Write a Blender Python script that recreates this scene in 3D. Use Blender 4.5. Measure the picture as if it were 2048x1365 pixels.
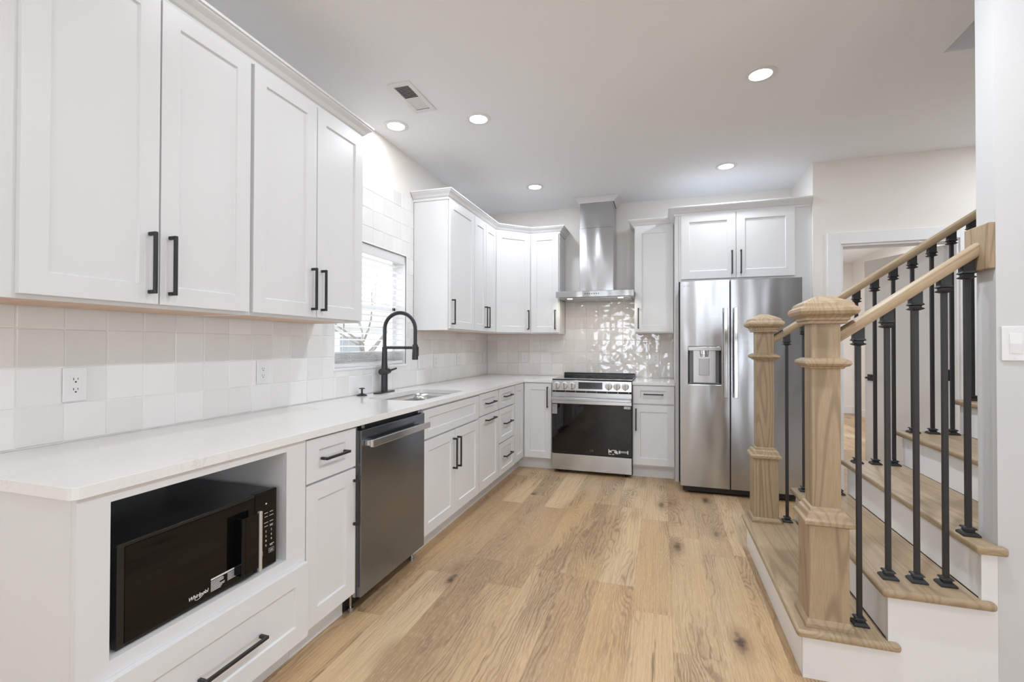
import bpy, bmesh, math, random
from mathutils import Vector, Matrix, geometry
random.seed(7)
sc = bpy.context.scene
for o in list(bpy.data.objects): bpy.data.objects.remove(o, do_unlink=True)
col = sc.collection
PI = math.pi

# ------------------------------------------------------------------ camera
cam_d = bpy.data.cameras.new('camera'); cam = bpy.data.objects.new('camera', cam_d); col.objects.link(cam)
cam_d.sensor_width = 36.0; cam_d.lens = 943.2 * 36.0 / 2048.0
cam_d.clip_start = 0.02; cam_d.clip_end = 200
yaw, pitch, roll = .3075, .0095, .002
_r = Vector((math.cos(yaw), math.sin(yaw), 0)); _f = Vector((-math.sin(yaw), math.cos(yaw), 0)); _u = Vector((0, 0, 1))
_F = _f * math.cos(pitch) + _u * math.sin(pitch); _U = _u * math.cos(pitch) - _f * math.sin(pitch)
_R = _r * math.cos(roll) + _U * math.sin(roll); _U2 = _U * math.cos(roll) - _r * math.sin(roll)
cam.matrix_world = Matrix(((_R.x, _U2.x, -_F.x, 1.9581), (_R.y, _U2.y, -_F.y, -5.2045), (_R.z, _U2.z, -_F.z, 1.2386), (0, 0, 0, 1)))
sc.camera = cam

# ------------------------------------------------------------------ world, exposure, daylight
sc.view_settings.view_transform = 'Standard'; sc.view_settings.look = 'None'
sc.view_settings.gamma = 1.0; sc.view_settings.use_curve_mapping = False
sc.view_settings.exposure = 0.58
sc.cycles.max_bounces = 12; sc.cycles.diffuse_bounces = 8; sc.cycles.glossy_bounces = 5
sc.cycles.transparent_max_bounces = 16
sc.cycles.use_denoising = True
sc.cycles.sample_clamp_indirect = 4.0
W = bpy.data.worlds.new('World'); sc.world = W; W.use_nodes = True
bg = W.node_tree.nodes['Background']; bg.inputs[0].default_value = (.93, .96, 1.0, 1); bg.inputs[1].default_value = 2.0

def area(name, loc, rot, sx, sy, power, color=(1, 1, 1), shape='RECTANGLE', spread=None):
    l = bpy.data.lights.new(name, 'AREA'); l.shape = shape; l.size = sx; l.size_y = sy; l.energy = power; l.color = color
    if spread: l.spread = spread
    o = bpy.data.objects.new(name, l); col.objects.link(o); o.location = loc; o.rotation_euler = rot
    return o
# lamps at the patio door and added windows, tilted up to brighten the ceiling
DAY = (.82, .925, 1.05)
area('daylight_patio_door', (3.45, -9.7, 1.1), (PI / 2 + .18, 0, 0), .85, 1.9, 19, DAY)
area('rear_window_fill', (.95, -9.7, 1.4), (PI / 2 + .18, 0, 0), .9, 1.4, 19, DAY)  # added fill behind an unseen rear window
area('side_window_fill', (7.1, -6.2, 1.3), (PI / 2 + .15, 0, PI / 2), 2.4, 1.6, 42, DAY)  # added fill behind an unseen side window, lights the left cabinet fronts
# daylight through the kitchen window over the sink
area('daylight_kitchen_window', (-1.3, -2.29, 3.35), (.62, 0, -PI / 2), 1.6, 1.2, 60, DAY)
area('stairwell_fill', (4.4, -2.62, 4.9), (0, 0, 0), 1.2, .7, 2.5, DAY)  # added fill in the closed shaft, brightens stairs and wall beyond

# ------------------------------------------------------------------ node helpers
def mat(name, base=(.8, .8, .8), rough=.5, metal=0., spec=.5, **kw):
    m = bpy.data.materials.new(name); m.use_nodes = True
    b = m.node_tree.nodes['Principled BSDF']
    b.inputs['Base Color'].default_value = (*base, 1); b.inputs['Roughness'].default_value = rough
    b.inputs['Metallic'].default_value = metal; b.inputs['Specular IOR Level'].default_value = spec
    for k, v in kw.items(): b.inputs[k].default_value = v
    return m
class G:
    def __init__(s, m): s.t = m.node_tree; s.b = s.t.nodes['Principled BSDF']
    def n(s, typ, ins=None, **props):
        x = s.t.nodes.new(typ)
        for k, v in props.items(): setattr(x, k, v)
        for k, v in (ins or {}).items(): s.set(x.inputs[k], v)
        return x
    def set(s, sock, v):
        if isinstance(v, bpy.types.NodeSocket): s.t.links.new(v, sock)
        elif isinstance(v, bpy.types.Node): s.t.links.new(v.outputs[0], sock)
        else: sock.default_value = v
    def math(s, op, a, b=None, c=None, clamp=False):
        x = s.n('ShaderNodeMath', operation=op, use_clamp=clamp); s.set(x.inputs[0], a)
        if b is not None: s.set(x.inputs[1], b)
        if c is not None: s.set(x.inputs[2], c)
        return x.outputs[0]
    def obj(s): return s.n('ShaderNodeTexCoord').outputs['Object']
    def map(s, vec, scale=(1, 1, 1), loc=(0, 0, 0)):
        return s.n('ShaderNodeMapping', {'Vector': vec, 'Scale': scale, 'Location': loc}).outputs[0]
    def noise(s, vec, scale=5, detail=3, rough=.5, dist=0):
        return s.n('ShaderNodeTexNoise', {'Vector': vec, 'Scale': scale, 'Detail': detail, 'Roughness': rough, 'Distortion': dist}).outputs[0]
    def ramp(s, fac, stops, interp='LINEAR'):
        x = s.n('ShaderNodeValToRGB', {'Fac': fac}); x.color_ramp.interpolation = interp
        e = x.color_ramp.elements
        while len(e) < len(stops): e.new(.5)
        for i, (p, c) in enumerate(stops):
            e[i].position = p; e[i].color = (*c, 1) if len(c) == 3 else c
        return x.outputs[0]
    def mix(s, fac, a, b, blend='MIX'):
        x = s.n('ShaderNodeMix', data_type='RGBA', blend_type=blend)
        s.set(x.inputs[0], fac); s.set(x.inputs[6], a); s.set(x.inputs[7], b); return x.outputs[2]
    def bump(s, h, strength=.2, dist=.01):
        x = s.n('ShaderNodeBump', {'Height': h, 'Strength': strength, 'Distance': dist}); s.set(s.b.inputs['Normal'], x.outputs[0])

def wall_mat(name, c):
    m = mat(name, c, .85, spec=.2); g = G(m); g.bump(g.noise(g.obj(), 260, 2), .06, .002); return m
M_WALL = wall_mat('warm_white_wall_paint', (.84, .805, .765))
M_WALLW = wall_mat('dimmed_wall_paint', (.60, .60, .60))  # same wall paint, darkened to offset the strong light on the near wall
M_CEIL = wall_mat('white_ceiling_paint', (.87, .885, .91))
M_CAB = mat('white_cabinet_paint', (.73, .732, .735), .38, spec=.4)
g = G(M_CAB); g.bump(g.noise(g.obj(), 420, 2), .03, .001)
M_TRIM = mat('white_trim_paint', (.84, .84, .84), .4)
M_WOODUNDER = mat('tan_veneer', (.62, .45, .33), .6)
g = G(M_WOODUNDER); g.set(g.b.inputs['Base Color'], g.ramp(g.noise(g.map(g.obj(), (40, 3, 40)), 2, 4), [(.3, (.56, .40, .29)), (.7, (.68, .50, .37))]))
M_BLACK = mat('black_powder_coat', (.018, .018, .019), .42)
M_IRON = mat('black_iron', (.022, .022, .023), .45)
M_FAUCET = mat('matte_black_metal', (.035, .035, .037), .36, metal=.3)
M_DARK = mat('black_plastic', (.012, .012, .012), .5)
M_GLASSBLK = mat('black_glass', (.004, .004, .005), .03, spec=.55)
M_MWGLASS = mat('black_microwave_glass', (.004, .004, .004), .03, spec=.28)
M_MWTOP = mat('black_enamel', (.01, .01, .01), .22)
M_PLASTIC = mat('white_plastic', (.76, .76, .76), .35)
M_BLIND = bpy.data.materials.new('white_blind_slat'); M_BLIND.use_nodes = True
_t = M_BLIND.node_tree; _tl = _t.nodes.new('ShaderNodeBsdfTranslucent'); _tl.inputs[0].default_value = (.9, .9, .9, 1)
_mx = _t.nodes.new('ShaderNodeMixShader'); _mx.inputs[0].default_value = .35
_t.links.new(_t.nodes['Principled BSDF'].outputs[0], _mx.inputs[1]); _t.links.new(_tl.outputs[0], _mx.inputs[2]); _t.links.new(_mx.outputs[0], _t.nodes['Material Output'].inputs[0])
_t.nodes['Principled BSDF'].inputs['Base Color'].default_value = (.86, .86, .86, 1)
M_SLOT = mat('dark_slot', (.03, .03, .03), .6)
M_PRINT = mat('white_print', (.75, .75, .75), .5)
M_GREYPRINT = mat('grey_print', (.16, .16, .16), .4)
M_REDPRINT = mat('red_print', (.5, .2, .15), .5)
M_BADGE = mat('grey_badge', (.28, .28, .28), .35, metal=.6)

def steel(name, c, rough, axis, wob=.0, grain=.0025):
    m = mat(name, c, rough, metal=1.0); g = G(m); v = g.obj()
    sc_ = {'x': (3, 400, 400), 'z': (400, 400, 3)}[axis]
    n1 = g.noise(g.map(v, sc_), 1, 2)
    g.set(g.b.inputs['Roughness'], g.math('MULTIPLY_ADD', n1, .10, rough - .05))
    g.b.inputs['Anisotropic'].default_value = .7
    g.set(g.b.inputs['Tangent'], g.n('ShaderNodeCombineXYZ', {2: 1.0}))
    h = n1
    if wob:
        n2 = g.noise(g.map(v, (5.0, 1, 1.3)), 1.0, 1)
        h = g.math('MULTIPLY_ADD', n2, wob, g.math('MULTIPLY', n1, grain))
        g.bump(h, 1.0, .02)
    else: g.bump(h, .06, .001)
    return m
M_STEEL = steel('brushed_stainless', (.52, .53, .54), .25, 'x')
M_STEELF = steel('brushed_stainless_panel', (.47, .475, .485), .24, 'x', wob=.6)
M_HOOD = steel('polished_stainless', (.46, .465, .47), .19, 'x', wob=.9)
M_STEELD = steel('dark_stainless', (.27, .30, .345), .20, 'x')
M_CHROME = mat('satin_chrome', (.75, .75, .75), .15, metal=1.)
M_KNOB = mat('brushed_knob', (.72, .72, .72), .38, metal=.7)
M_STEELB = mat('sink_stainless', (.55, .55, .54), .25, metal=1.)

# quartz with faint veins
M_QUARTZ = mat('white_quartz', (.80, .795, .78), .09, spec=.5); g = G(M_QUARTZ); v = g.obj()
vn = g.noise(g.map(v, (2.2, 1.1, 1)), 2.6, 6, .62, 1.2)
line = g.math('ABSOLUTE', g.math('SUBTRACT', vn, .5))
mask = g.ramp(line, [(0, (1, 1, 1)), (.012, (0, 0, 0))])
patch = g.ramp(g.noise(v, 3.0, 2), [(.5, (0, 0, 0)), (.68, (1, 1, 1))])
mk = g.math('MULTIPLY', mask, patch)
spk = g.noise(v, 90, 2)
base = g.mix(g.math('MULTIPLY', mk, .45), g.ramp(spk, [(.3, (.795, .79, .775)), (.6, (.815, .81, .795))]), (.55, .51, .47, 1))
g.set(g.b.inputs['Base Color'], base)

def tile_mat(name, rough, wav, lo, hi):
    m = mat(name, (.7, .69, .67), rough, spec=.5 if rough > .1 else .7); g = G(m); v = g.obj()
    at = g.n('ShaderNodeAttribute', attribute_name='tint').outputs['Fac']
    cl = g.noise(v, 9, 4, .6)
    c = g.ramp(g.math('ADD', g.math('MULTIPLY', at, .65), g.math('MULTIPLY', cl, .35)), [(.15, lo), (.85, hi)])
    g.set(g.b.inputs['Base Color'], c)
    n = g.noise(v, 16 if rough > .1 else 11, 1, .4)
    g.bump(n, wav, .012); return m
M_TILEL = tile_mat('satin_handmade_tile', .27, .10, (.74, .735, .72), (.83, .825, .815))
M_TILEB = tile_mat('glossy_handmade_tile',   .03, .55, (.70, .675, .65), (.79, .77, .75))
M_GROUT = mat('pale_grout', (.80, .785, .76), .8)

# floor planks
M_FLOOR = mat('oak_plank_floor', (.5, .36, .22), .38, spec=.35); g = G(M_FLOOR)
rnd = g.n('ShaderNodeAttribute', attribute_name='tint')
sep = g.n('ShaderNodeSeparateColor', {0: rnd.outputs['Color']})
r1, r2, r3 = sep.outputs
off = g.n('ShaderNodeCombineXYZ', {0: g.math('MULTIPLY', r1, 37.), 1: g.math('MULTIPLY', r2, 53.), 2: g.math('MULTIPLY', r3, 11.)})
p = g.n('ShaderNodeVectorMath', {0: g.obj(), 1: off}, operation='ADD').outputs[0]
kv = g.n('ShaderNodeTexVoronoi', {'Vector': g.map(p, (4.2, 1.5, 1)), 'Scale': 1.0, 'Randomness': 1.0}, feature='F1')
kd = kv.outputs['Distance']
kb = g.math('POWER', 2.718, g.math('MULTIPLY', g.math('MULTIPLY', kd, kd), -14.))       # bump round each knot
sx = g.n('ShaderNodeSeparateXYZ', {0: p})
wob = g.noise(g.map(p, (5, .8, 1)), 1.6, 3, .55)
ph = g.math('ADD', g.math('MULTIPLY', sx.outputs[0], 330.), g.math('ADD', g.math('MULTIPLY', wob, 62.), g.math('MULTIPLY', kb, 34.)))
ring = g.math('MULTIPLY_ADD', g.math('SINE', ph), .5, .5)
fib = g.noise(g.map(p, (150, 2.6, 1)), 1.0, 5, .6)
fine = g.noise(g.map(p, (420, 22, 1)), 1.0, 2, .6)
blot = g.noise(g.map(p, (4.5, .9, 1)), 1.0, 4, .55)
tone = g.ramp(r1, [(0, (.42, .292, .165)), (.35, (.52, .377, .213)), (.7, (.56, .407, .232)), (1, (.64, .498, .318))])
warm = g.noise(g.map(p, (3, .55, 1)), 1.0, 3, .5)
tone = g.mix(g.ramp(warm, [(.35, (0, 0, 0)), (.7, (1, 1, 1))]), tone, g.mix(1.0, tone, (1.04, .93, .82, 1), 'MULTIPLY'))
c = g.mix(g.ramp(blot, [(.47, (0, 0, 0)), (.68, (.8, .8, .8))]), tone, (.33, .215, .115, 1))
ringm = g.math('MULTIPLY', g.ramp(ring, [(.5, (0, 0, 0)), (.95, (1, 1, 1))]), g.ramp(blot, [(.42, (.06, .06, .06)), (.60, (.95, .95, .95))]))
c = g.mix(ringm, c, (.24, .15, .085, 1))
c = g.mix(g.ramp(fib, [(.36, (.5, .5, .5)), (.56, (0, 0, 0))]), c, (.36, .23, .13, 1))
c = g.mix(g.ramp(fine, [(.52, (0, 0, 0)), (.75, (.5, .5, .5))]), c, (.74, .60, .44, 1))
kn = g.noise(p, 30, 3, .6)
kmask = g.ramp(g.math('MULTIPLY_ADD', kn, -.16, g.math('ADD', kd, .075)), [(.04, (1, 1, 1)), (.12, (0, 0, 0))])
halo = g.ramp(kd, [(.06, (.7, .7, .7)), (.26, (0, 0, 0))])
ksel = g.ramp(g.n('ShaderNodeSeparateColor', {0: kv.outputs['Color']}).outputs[0], [(.30, (0, 0, 0)), (.34, (1, 1, 1))])
c = g.mix(g.math('MULTIPLY', halo, ksel), c, (.27, .165, .09, 1))
c = g.mix(g.math('MULTIPLY', g.math('MULTIPLY', kmask, ksel), .95), c, (.075, .042, .024, 1))
# thin dark splits running with the grain
sp = g.noise(g.map(p, (26, .9, 1)), 1.0, 4, .7)
c = g.mix(g.ramp(sp, [(.66, (0, 0, 0)), (.71, (.75, .75, .75))]), c, (.15, .09, .05, 1))
g.set(g.b.inputs['Base Color'], c)
g.bump(fib, .12, .002)
M_SUB = mat('plank_joint_gap', (.30, .20, .12), .9)  # brown underlay that shows between the planks

def oak(name, axis):
    m = mat(name, (.45, .32, .2), .42, spec=.35); g = G(m)
    inf = g.n('ShaderNodeObjectInfo').outputs['Random']
    off = g.n('ShaderNodeCombineXYZ', {0: g.math('MULTIPLY', inf, 13.), 1: g.math('MULTIPLY', inf, 7.), 2: g.math('MULTIPLY', inf, 29.)})
    p = g.n('ShaderNodeVectorMath', {0: g.obj(), 1: off}, operation='ADD').outputs[0]
    S = {'x': (.06, 1, 1), 'y': (1, .06, 1), 'z': (1, 1, .06)}[axis]
    q = g.map(p, S)
    w = g.noise(q, 7, 3, .5)
    rn = g.noise(g.map(p, {'x': (.05, 1, 1), 'y': (1, .05, 1), 'z': (1, 1, .10)}[axis]), 7.5, 1, .4)
    rings = g.math('MULTIPLY_ADD', g.math('SINE', g.math('MULTIPLY', rn, 95.)), .5, .5)
    fib = g.noise(q, 260, 4, .65)
    c = g.ramp(w, [(.3, (.365, .272, .168)), (.7, (.46, .352, .228))])
    c = g.mix(g.ramp(rings, [(.55, (0, 0, 0)), (.97, (.62, .62, .62) if axis == 'z' else (.42, .42, .42))]), c, (.22, .155, .095, 1))
    c = g.mix(g.ramp(fib, [(.34, (.4, .4, .4)), (.58, (0, 0, 0))]), c, (.27, .185, .11, 1))
    g.set(g.b.inputs['Base Color'], c); g.bump(fib, .15, .001); return m
OAK = {a: oak('stained_oak_' + a, a) for a in 'xyz'}

def glass_mat(name):
    m = bpy.data.materials.new(name); m.use_nodes = True; t = m.node_tree
    t.nodes.remove(t.nodes['Principled BSDF']); out = t.nodes['Material Output']
    tr = t.nodes.new('ShaderNodeBsdfTransparent'); gl = t.nodes.new('ShaderNodeBsdfGlossy'); gl.inputs['Roughness'].default_value = .0
    lw = t.nodes.new('ShaderNodeLayerWeight'); lw.inputs[0].default_value = .5
    pw_ = t.nodes.new('ShaderNodeMath'); pw_.operation = 'POWER'; t.links.new(lw.outputs['Facing'], pw_.inputs[0]); pw_.inputs[1].default_value = 4.0
    fr = t.nodes.new('ShaderNodeMath'); fr.operation = 'MULTIPLY_ADD'; t.links.new(pw_.outputs[0], fr.inputs[0]); fr.inputs[1].default_value = .5; fr.inputs[2].default_value = .03
    mx = t.nodes.new('ShaderNodeMixShader'); t.links.new(fr.outputs[0], mx.inputs[0]); t.links.new(tr.outputs[0], mx.inputs[1]); t.links.new(gl.outputs[0], mx.inputs[2])
    t.links.new(mx.outputs[0], out.inputs[0]); return m
M_GLASS = glass_mat('clear_window_glass')
def emit(name, c, s):
    m = mat(name, (.9, .9, .9), .5); b = m.node_tree.nodes['Principled BSDF']
    b.inputs['Emission Color'].default_value = (*c, 1); b.inputs['Emission Strength'].default_value = s; return m
M_LED = emit('led_lens', (1, .97, .93), 9.)
M_LEDW = emit('warm_hood_lens', (1, .82, .55), 6.)
M_DISPLAY = mat('display_glass', (.012, .012, .014), .12)

# ------------------------------------------------------------------ mesh helpers
class MB:
    def __init__(s): s.v = []; s.f = []; s.m = []; s.tint = []
    def quad(s, *ps, mi=0):
        b = len(s.v); s.v += [tuple(p) for p in ps]; s.f.append(list(range(b, b + len(ps)))); s.m.append(mi); return s
    def faces(s, vs, fs, mi=0):
        b = len(s.v); s.v += [tuple(p) for p in vs]
        for f in fs: s.f.append([b + i for i in f]); s.m.append(mi)
        return s
    def box(s, x0, x1, y0, y1, z0, z1, mi=0):
        x0, x1 = sorted((x0, x1)); y0, y1 = sorted((y0, y1)); z0, z1 = sorted((z0, z1))
        vs = [(x, y, z) for x in (x0, x1) for y in (y0, y1) for z in (z0, z1)]
        return s.faces(vs, [(0, 1, 3, 2), (4, 6, 7, 5), (0, 4, 5, 1), (2, 3, 7, 6), (0, 2, 6, 4), (1, 5, 7, 3)], mi)
    def prism(s, poly, axis, a, b, mi=0):
        # poly: list of 2D points in the two other axes (order: xyz minus axis)
        def P(p, t):
            q = list(p); q.insert('xyz'.index(axis), t); return tuple(q)
        n = len(poly); vs = [P(p, a) for p in poly] + [P(p, b) for p in poly]
        fs = [(i, (i + 1) % n, n + (i + 1) % n, n + i) for i in range(n)] + [tuple(range(n))[::-1], tuple(range(n, 2 * n))]
        return s.faces(vs, fs, mi)
    def poly_holes(s, outer, holes, z0, z1, mi=0):
        loops = [outer] + holes
        tri = geometry.tessellate_polygon([[Vector((*p, 0)) for p in l] for l in loops])
        flat = [p for l in loops for p in l]; n = len(flat)
        vs = [(*p, z1) for p in flat] + [(*p, z0) for p in flat]
        fs = [tuple(t) for t in tri] + [tuple(n + i for i in t)[::-1] for t in tri]
        b = 0
        for l in loops:
            k = len(l)
            for i in range(k): fs.append((b + i, b + (i + 1) % k, n + b + (i + 1) % k, n + b + i))
            b += k
        return s.faces(vs, fs, mi)
    def lathe(s, prof, c=(0, 0, 0), n=24, mi=0, square=False, axis='z'):
        # prof [(r, h)...]; square=True makes a square section turned profile
        vs = []; k = len(prof)
        if square: n = 4
        for r, h in prof:
            for i in range(n):
                a = 2 * PI * i / n + (PI / 4 if square else 0); rr = r * math.sqrt(2) if square else r
                x, y = rr * math.cos(a), rr * math.sin(a)
                q = {'z': (x, y, h), 'x': (h, x, y), 'y': (x, h, y)}[axis]
                vs.append((c[0] + q[0], c[1] + q[1], c[2] + q[2]))
        fs = [(j * n + i, j * n + (i + 1) % n, (j + 1) * n + (i + 1) % n, (j + 1) * n + i) for j in range(k - 1) for i in range(n)]
        fs += [tuple(range(n))[::-1], tuple(range((k - 1) * n, k * n))]
        return s.faces(vs, fs, mi)
    def tube(s, pts, r, n=14, mi=0, cap=True):
        pts = [Vector(p) for p in pts]; rs = r if isinstance(r, (list, tuple)) else [r] * len(pts)
        t0 = (pts[1] - pts[0]).normalized(); up = Vector((0, 0, 1)) if abs(t0.z) < .9 else Vector((1, 0, 0))
        nrm = t0.cross(up).normalized(); vs = []
        for i, p in enumerate(pts):
            t = (pts[min(i + 1, len(pts) - 1)] - pts[max(i - 1, 0)]).normalized()
            nrm = (nrm - t * nrm.dot(t)).normalized(); bn = t.cross(nrm)
            for j in range(n):
                a = 2 * PI * j / n; vs.append(p + (nrm * math.cos(a) + bn * math.sin(a)) * rs[i])
        k = len(pts)
        fs = [(j * n + i, j * n + (i + 1) % n, (j + 1) * n + (i + 1) % n, (j + 1) * n + i) for j in range(k - 1) for i in range(n)]
        if cap: fs += [tuple(range(n))[::-1], tuple(range((k - 1) * n, k * n))]
        return s.faces(vs, fs, mi)
    def recess(s, x0, x1, z0, z1, hx0, hx1, hz0, hz1, y0, y1, d, cham=.0025, mi=0, mi_in=None):
        # slab facing -y (front y0, back y1) with a rectangular recess of depth d
        mi_in = mi if mi_in is None else mi_in
        o = [(x0, z0), (x1, z0), (x1, z1), (x0, z1)]; h = [(hx0, hz0), (hx1, hz0), (hx1, hz1), (hx0, hz1)]
        k = [(hx0 + cham, hz0 + cham), (hx1 - cham, hz0 + cham), (hx1 - cham, hz1 - cham), (hx0 + cham, hz1 - cham)]
        vs = [(a, y0, b) for a, b in o] + [(a, y0, b) for a, b in h] + [(a, y0 + d, b) for a, b in k] + [(a, y1, b) for a, b in o]
        fs = []; fi = []
        for i in range(4):
            j = (i + 1) % 4
            fs += [(i, j, 4 + j, 4 + i), (i, 12 + i, 12 + j, j)]; fi += [(4 + i, 4 + j, 8 + j, 8 + i)]
        fs.append((15, 14, 13, 12)); fi.append((8, 9, 10, 11))
        b = len(s.v); s.faces(vs, fs, mi)
        for f in fi: s.f.append([b + i for i in f]); s.m.append(mi_in)
        return s
    def sweep(s, path, prof, mi=0):
        # mitred sweep of profile [(out, z)] along an open XY path; outward is to the right of travel
        P = [Vector(p) for p in path]; n = len(P); k = len(prof); vs = []
        for i in range(n):
            ds = []
            if i > 0: ds.append((P[i] - P[i - 1]).normalized())
            if i < n - 1: ds.append((P[i + 1] - P[i]).normalized())
            ns = [Vector((d.y, -d.x)) for d in ds]
            m = ns[0] if len(ns) == 1 else (ns[0] + ns[1]) / (1 + ns[0].dot(ns[1]))
            for o, z in prof: vs.append((P[i].x + m.x * o, P[i].y + m.y * o, z))
        fs = [(i * k + j, i * k + (j + 1) % k, (i + 1) * k + (j + 1) % k, (i + 1) * k + j) for i in range(n - 1) for j in range(k)]
        fs += [tuple(range(k)), tuple(range((n - 1) * k, n * k))[::-1]]
        return s.faces(vs, fs, mi)

def build(name, mb, mats, parent=None, bevel=0, smooth=False, loc=None, rot=None, seg=2, fix=True):
    me = bpy.data.meshes.new(name); me.from_pydata(mb.v, [], mb.f)
    mats = mats if isinstance(mats, (list, tuple)) else [mats]
    for m in mats: me.materials.append(m)
    me.polygons.foreach_set('material_index', mb.m)
    if fix:
        bm = bmesh.new(); bm.from_mesh(me)
        bmesh.ops.recalc_face_normals(bm, faces=bm.faces); bm.to_mesh(me); bm.free()
    if mb.tint:
        at = me.color_attributes.new('tint', 'FLOAT_COLOR', 'CORNER'); i = 0
        for p_, t in zip(me.polygons, mb.tint):
            for li in p_.loop_indices: at.data[li].color = (*t, 1)
    if smooth:
        me.polygons.foreach_set('use_smooth', [True] * len(me.polygons))
    me.update()
    o = bpy.data.objects.new(name, me); col.objects.link(o)
    if parent: o.parent = parent
    if loc: o.location = loc
    if rot: o.rotation_euler = rot
    if bevel:
        b = o.modifiers.new('bevel', 'BEVEL'); b.width = bevel; b.segments = seg; b.limit_method = 'ANGLE'; b.angle_limit = math.radians(35)
        b.harden_normals = False
    if smooth:
        e = o.modifiers.new('edges', 'EDGE_SPLIT'); e.split_angle = math.radians(38)
    return o
def thing(name, label, cat, loc=(0, 0, 0), rz=0, group=None):
    o = bpy.data.objects.new(name, None); col.objects.link(o); o.empty_display_size = .05
    o.location = loc; o.rotation_euler = (0, 0, rz); tag(o, label, cat, group); return o
def tag(o, label=None, cat=None, group=None, kind=None):
    for k, v in (('label', label), ('category', cat), ('group', group), ('kind', kind)):
        if v: o[k] = v
    return o
def struct(name, mb, m, label, cat, **kw):
    o = build(name, mb, m, **kw); tag(o, label, cat, kind='structure'); return o
def copy_tree(o, parent=None):
    c = o.copy(); col.objects.link(c)
    if parent: c.parent = parent
    for ch in list(o.children): copy_tree(ch, c)
    return c
def rrect(x0, x1, y0, y1, r, n=6):
    pts = []
    for cx, cy, a0 in ((x1 - r, y0 + r, -90), (x1 - r, y1 - r, 0), (x0 + r, y1 - r, 90), (x0 + r, y0 + r, 180)):
        for i in range(n + 1):
            a = math.radians(a0 + 90 * i / n); pts.append((cx + r * math.cos(a), cy + r * math.sin(a)))
    return pts
def feet(parent, spots, prof, m):
    for x, y in spots: build('foot', MB().lathe(prof, (x, y, 0), 12), m, parent)
def text_mesh(name, s, size, m, parent, loc, rot, shear=0., extrude=.0003, align='CENTER', xs=1., bold=0.):
    cu = bpy.data.curves.new(name, 'FONT'); cu.body = s; cu.size = size; cu.extrude = extrude; cu.shear = shear; cu.align_x = align; cu.offset = bold
    cu.align_y = 'CENTER'
    t = bpy.data.objects.new(name + '_curve', cu); col.objects.link(t)
    bpy.context.view_layer.update()
    me = bpy.data.meshes.new_from_object(t.evaluated_get(bpy.context.evaluated_depsgraph_get()))
    bpy.data.objects.remove(t, do_unlink=True)
    me.name = name; me.materials.clear(); me.materials.append(m)
    o = bpy.data.objects.new(name, me); col.objects.link(o); o.parent = parent; o.location = loc; o.rotation_euler = rot; o.scale = (xs, 1, 1)
    return o
FRONT = (PI / 2, 0, 0)      # text standing up, read from -y

# ------------------------------------------------------------------ the setting
H = 2.782
YB = .008
# floor planks laid along y
pw = .1815; fl = MB(); x = 1.275 - pw * 8
gap = .0003
while x < 6.7:
    y = -9.6 + random.random() * -1.2
    while y < 5.2:
        L = 1.22
        x0, x1, y0, y1 = max(x, -.02) + gap, min(x + pw, 6.6) - gap, max(y, -9.3) + gap, min(y + L, 5.1) - gap
        y += L
        if x1 - x0 < .01 or y1 - y0 < .01: continue
        fl.quad((x0, y0, 0), (x1, y0, 0), (x1, y1, 0), (x0, y1, 0)); fl.tint.append((random.random(), random.random(), random.random()))
    x += pw
floor = struct('floor', fl, M_FLOOR, 'light brown oak plank floor with knots running away from the viewer', 'floor')
build('underlay', MB().box(-.2, 6.8, -9.5, 5.3, -.12, -.0015), M_SUB, floor)
# ceiling with the stairwell opening
struct('ceiling', MB().poly_holes([(-.2, -9.5), (6.8, -9.5), (6.8, 5.3), (-.2, 5.3)], [[(3.37, -3.08), (5.45, -3.08), (5.45, -2.17), (3.37, -2.17)]], H, H + .12), M_CEIL,
       'smooth white ceiling with recessed lights and a stairwell opening', 'ceiling')
wl = MB(); T0 = -.16
wy0, wy1, wz0, wz1 = -2.725, -1.85, 1.085, 1.955
wl.box(T0, -.008, -9.3, wy0, 0, H).box(T0, -.008, wy1, YB, 0, H).box(T0, -.008, wy0, wy1, 0, wz0).box(T0, -.008, wy0, wy1, wz1, H)
wall_left = struct('wall_left', wl, M_WALL, 'off-white wall behind the sink with square tiles and a window', 'wall')
wall_back = struct('wall_back', MB().box(-.16, 3.31, YB, .15, 0, H), M_WALL, 'off-white wall behind the range with glossy square tiles', 'wall')
DX0, DX1, DZ, DY = 3.366, 4.159, 2.08, -.673
wj = MB().box(3.169, 3.31, DY, YB, 0, H)
wj.box(3.31, DX0, DY, DY + .12, 0, H).box(DX1, 6.6, DY, DY + .12, 0, H).box(DX0, DX1, DY, DY + .12, DZ, H)
struct('wall_right', wj, M_WALL, 'off-white wall with an open white doorway beyond the stairs', 'wall')
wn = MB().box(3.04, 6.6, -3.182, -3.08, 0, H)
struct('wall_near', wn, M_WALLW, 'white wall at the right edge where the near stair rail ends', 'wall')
wf = MB(); fy0, fy1 = -9.2, -9.05
# rear wall with a patio door and an added window, and the right-hand wall of the room behind the camera with an added wide window
wf.box(-.16, .15, fy0, fy1, 0, H).box(1.75, 2.95, fy0, fy1, 0, H).box(4.3, 6.6, fy0, fy1, 0, H)
wf.box(.15, 1.75, fy0, fy1, 0, .75).box(.15, 1.75, fy0, fy1, 2.2, H).box(2.95, 4.3, fy0, fy1, 2.2, H)
struct('wall_front', wf, M_WALL, 'off-white rear wall with patio door and added window', 'wall')
ws = MB(); ws.box(6.5, 6.65, fy1, -7.4, 0, H).box(6.5, 6.65, -5.0, -3.18, 0, H).box(6.5, 6.65, -7.4, -5.0, 0, .7).box(6.5, 6.65, -7.4, -5.0, 2.3, H)
ws.box(5.45, 5.6, -3.08, DY, 0, H)
struct('wall_side', ws, M_WALL, 'off-white side wall with an added wide window', 'wall')
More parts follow.
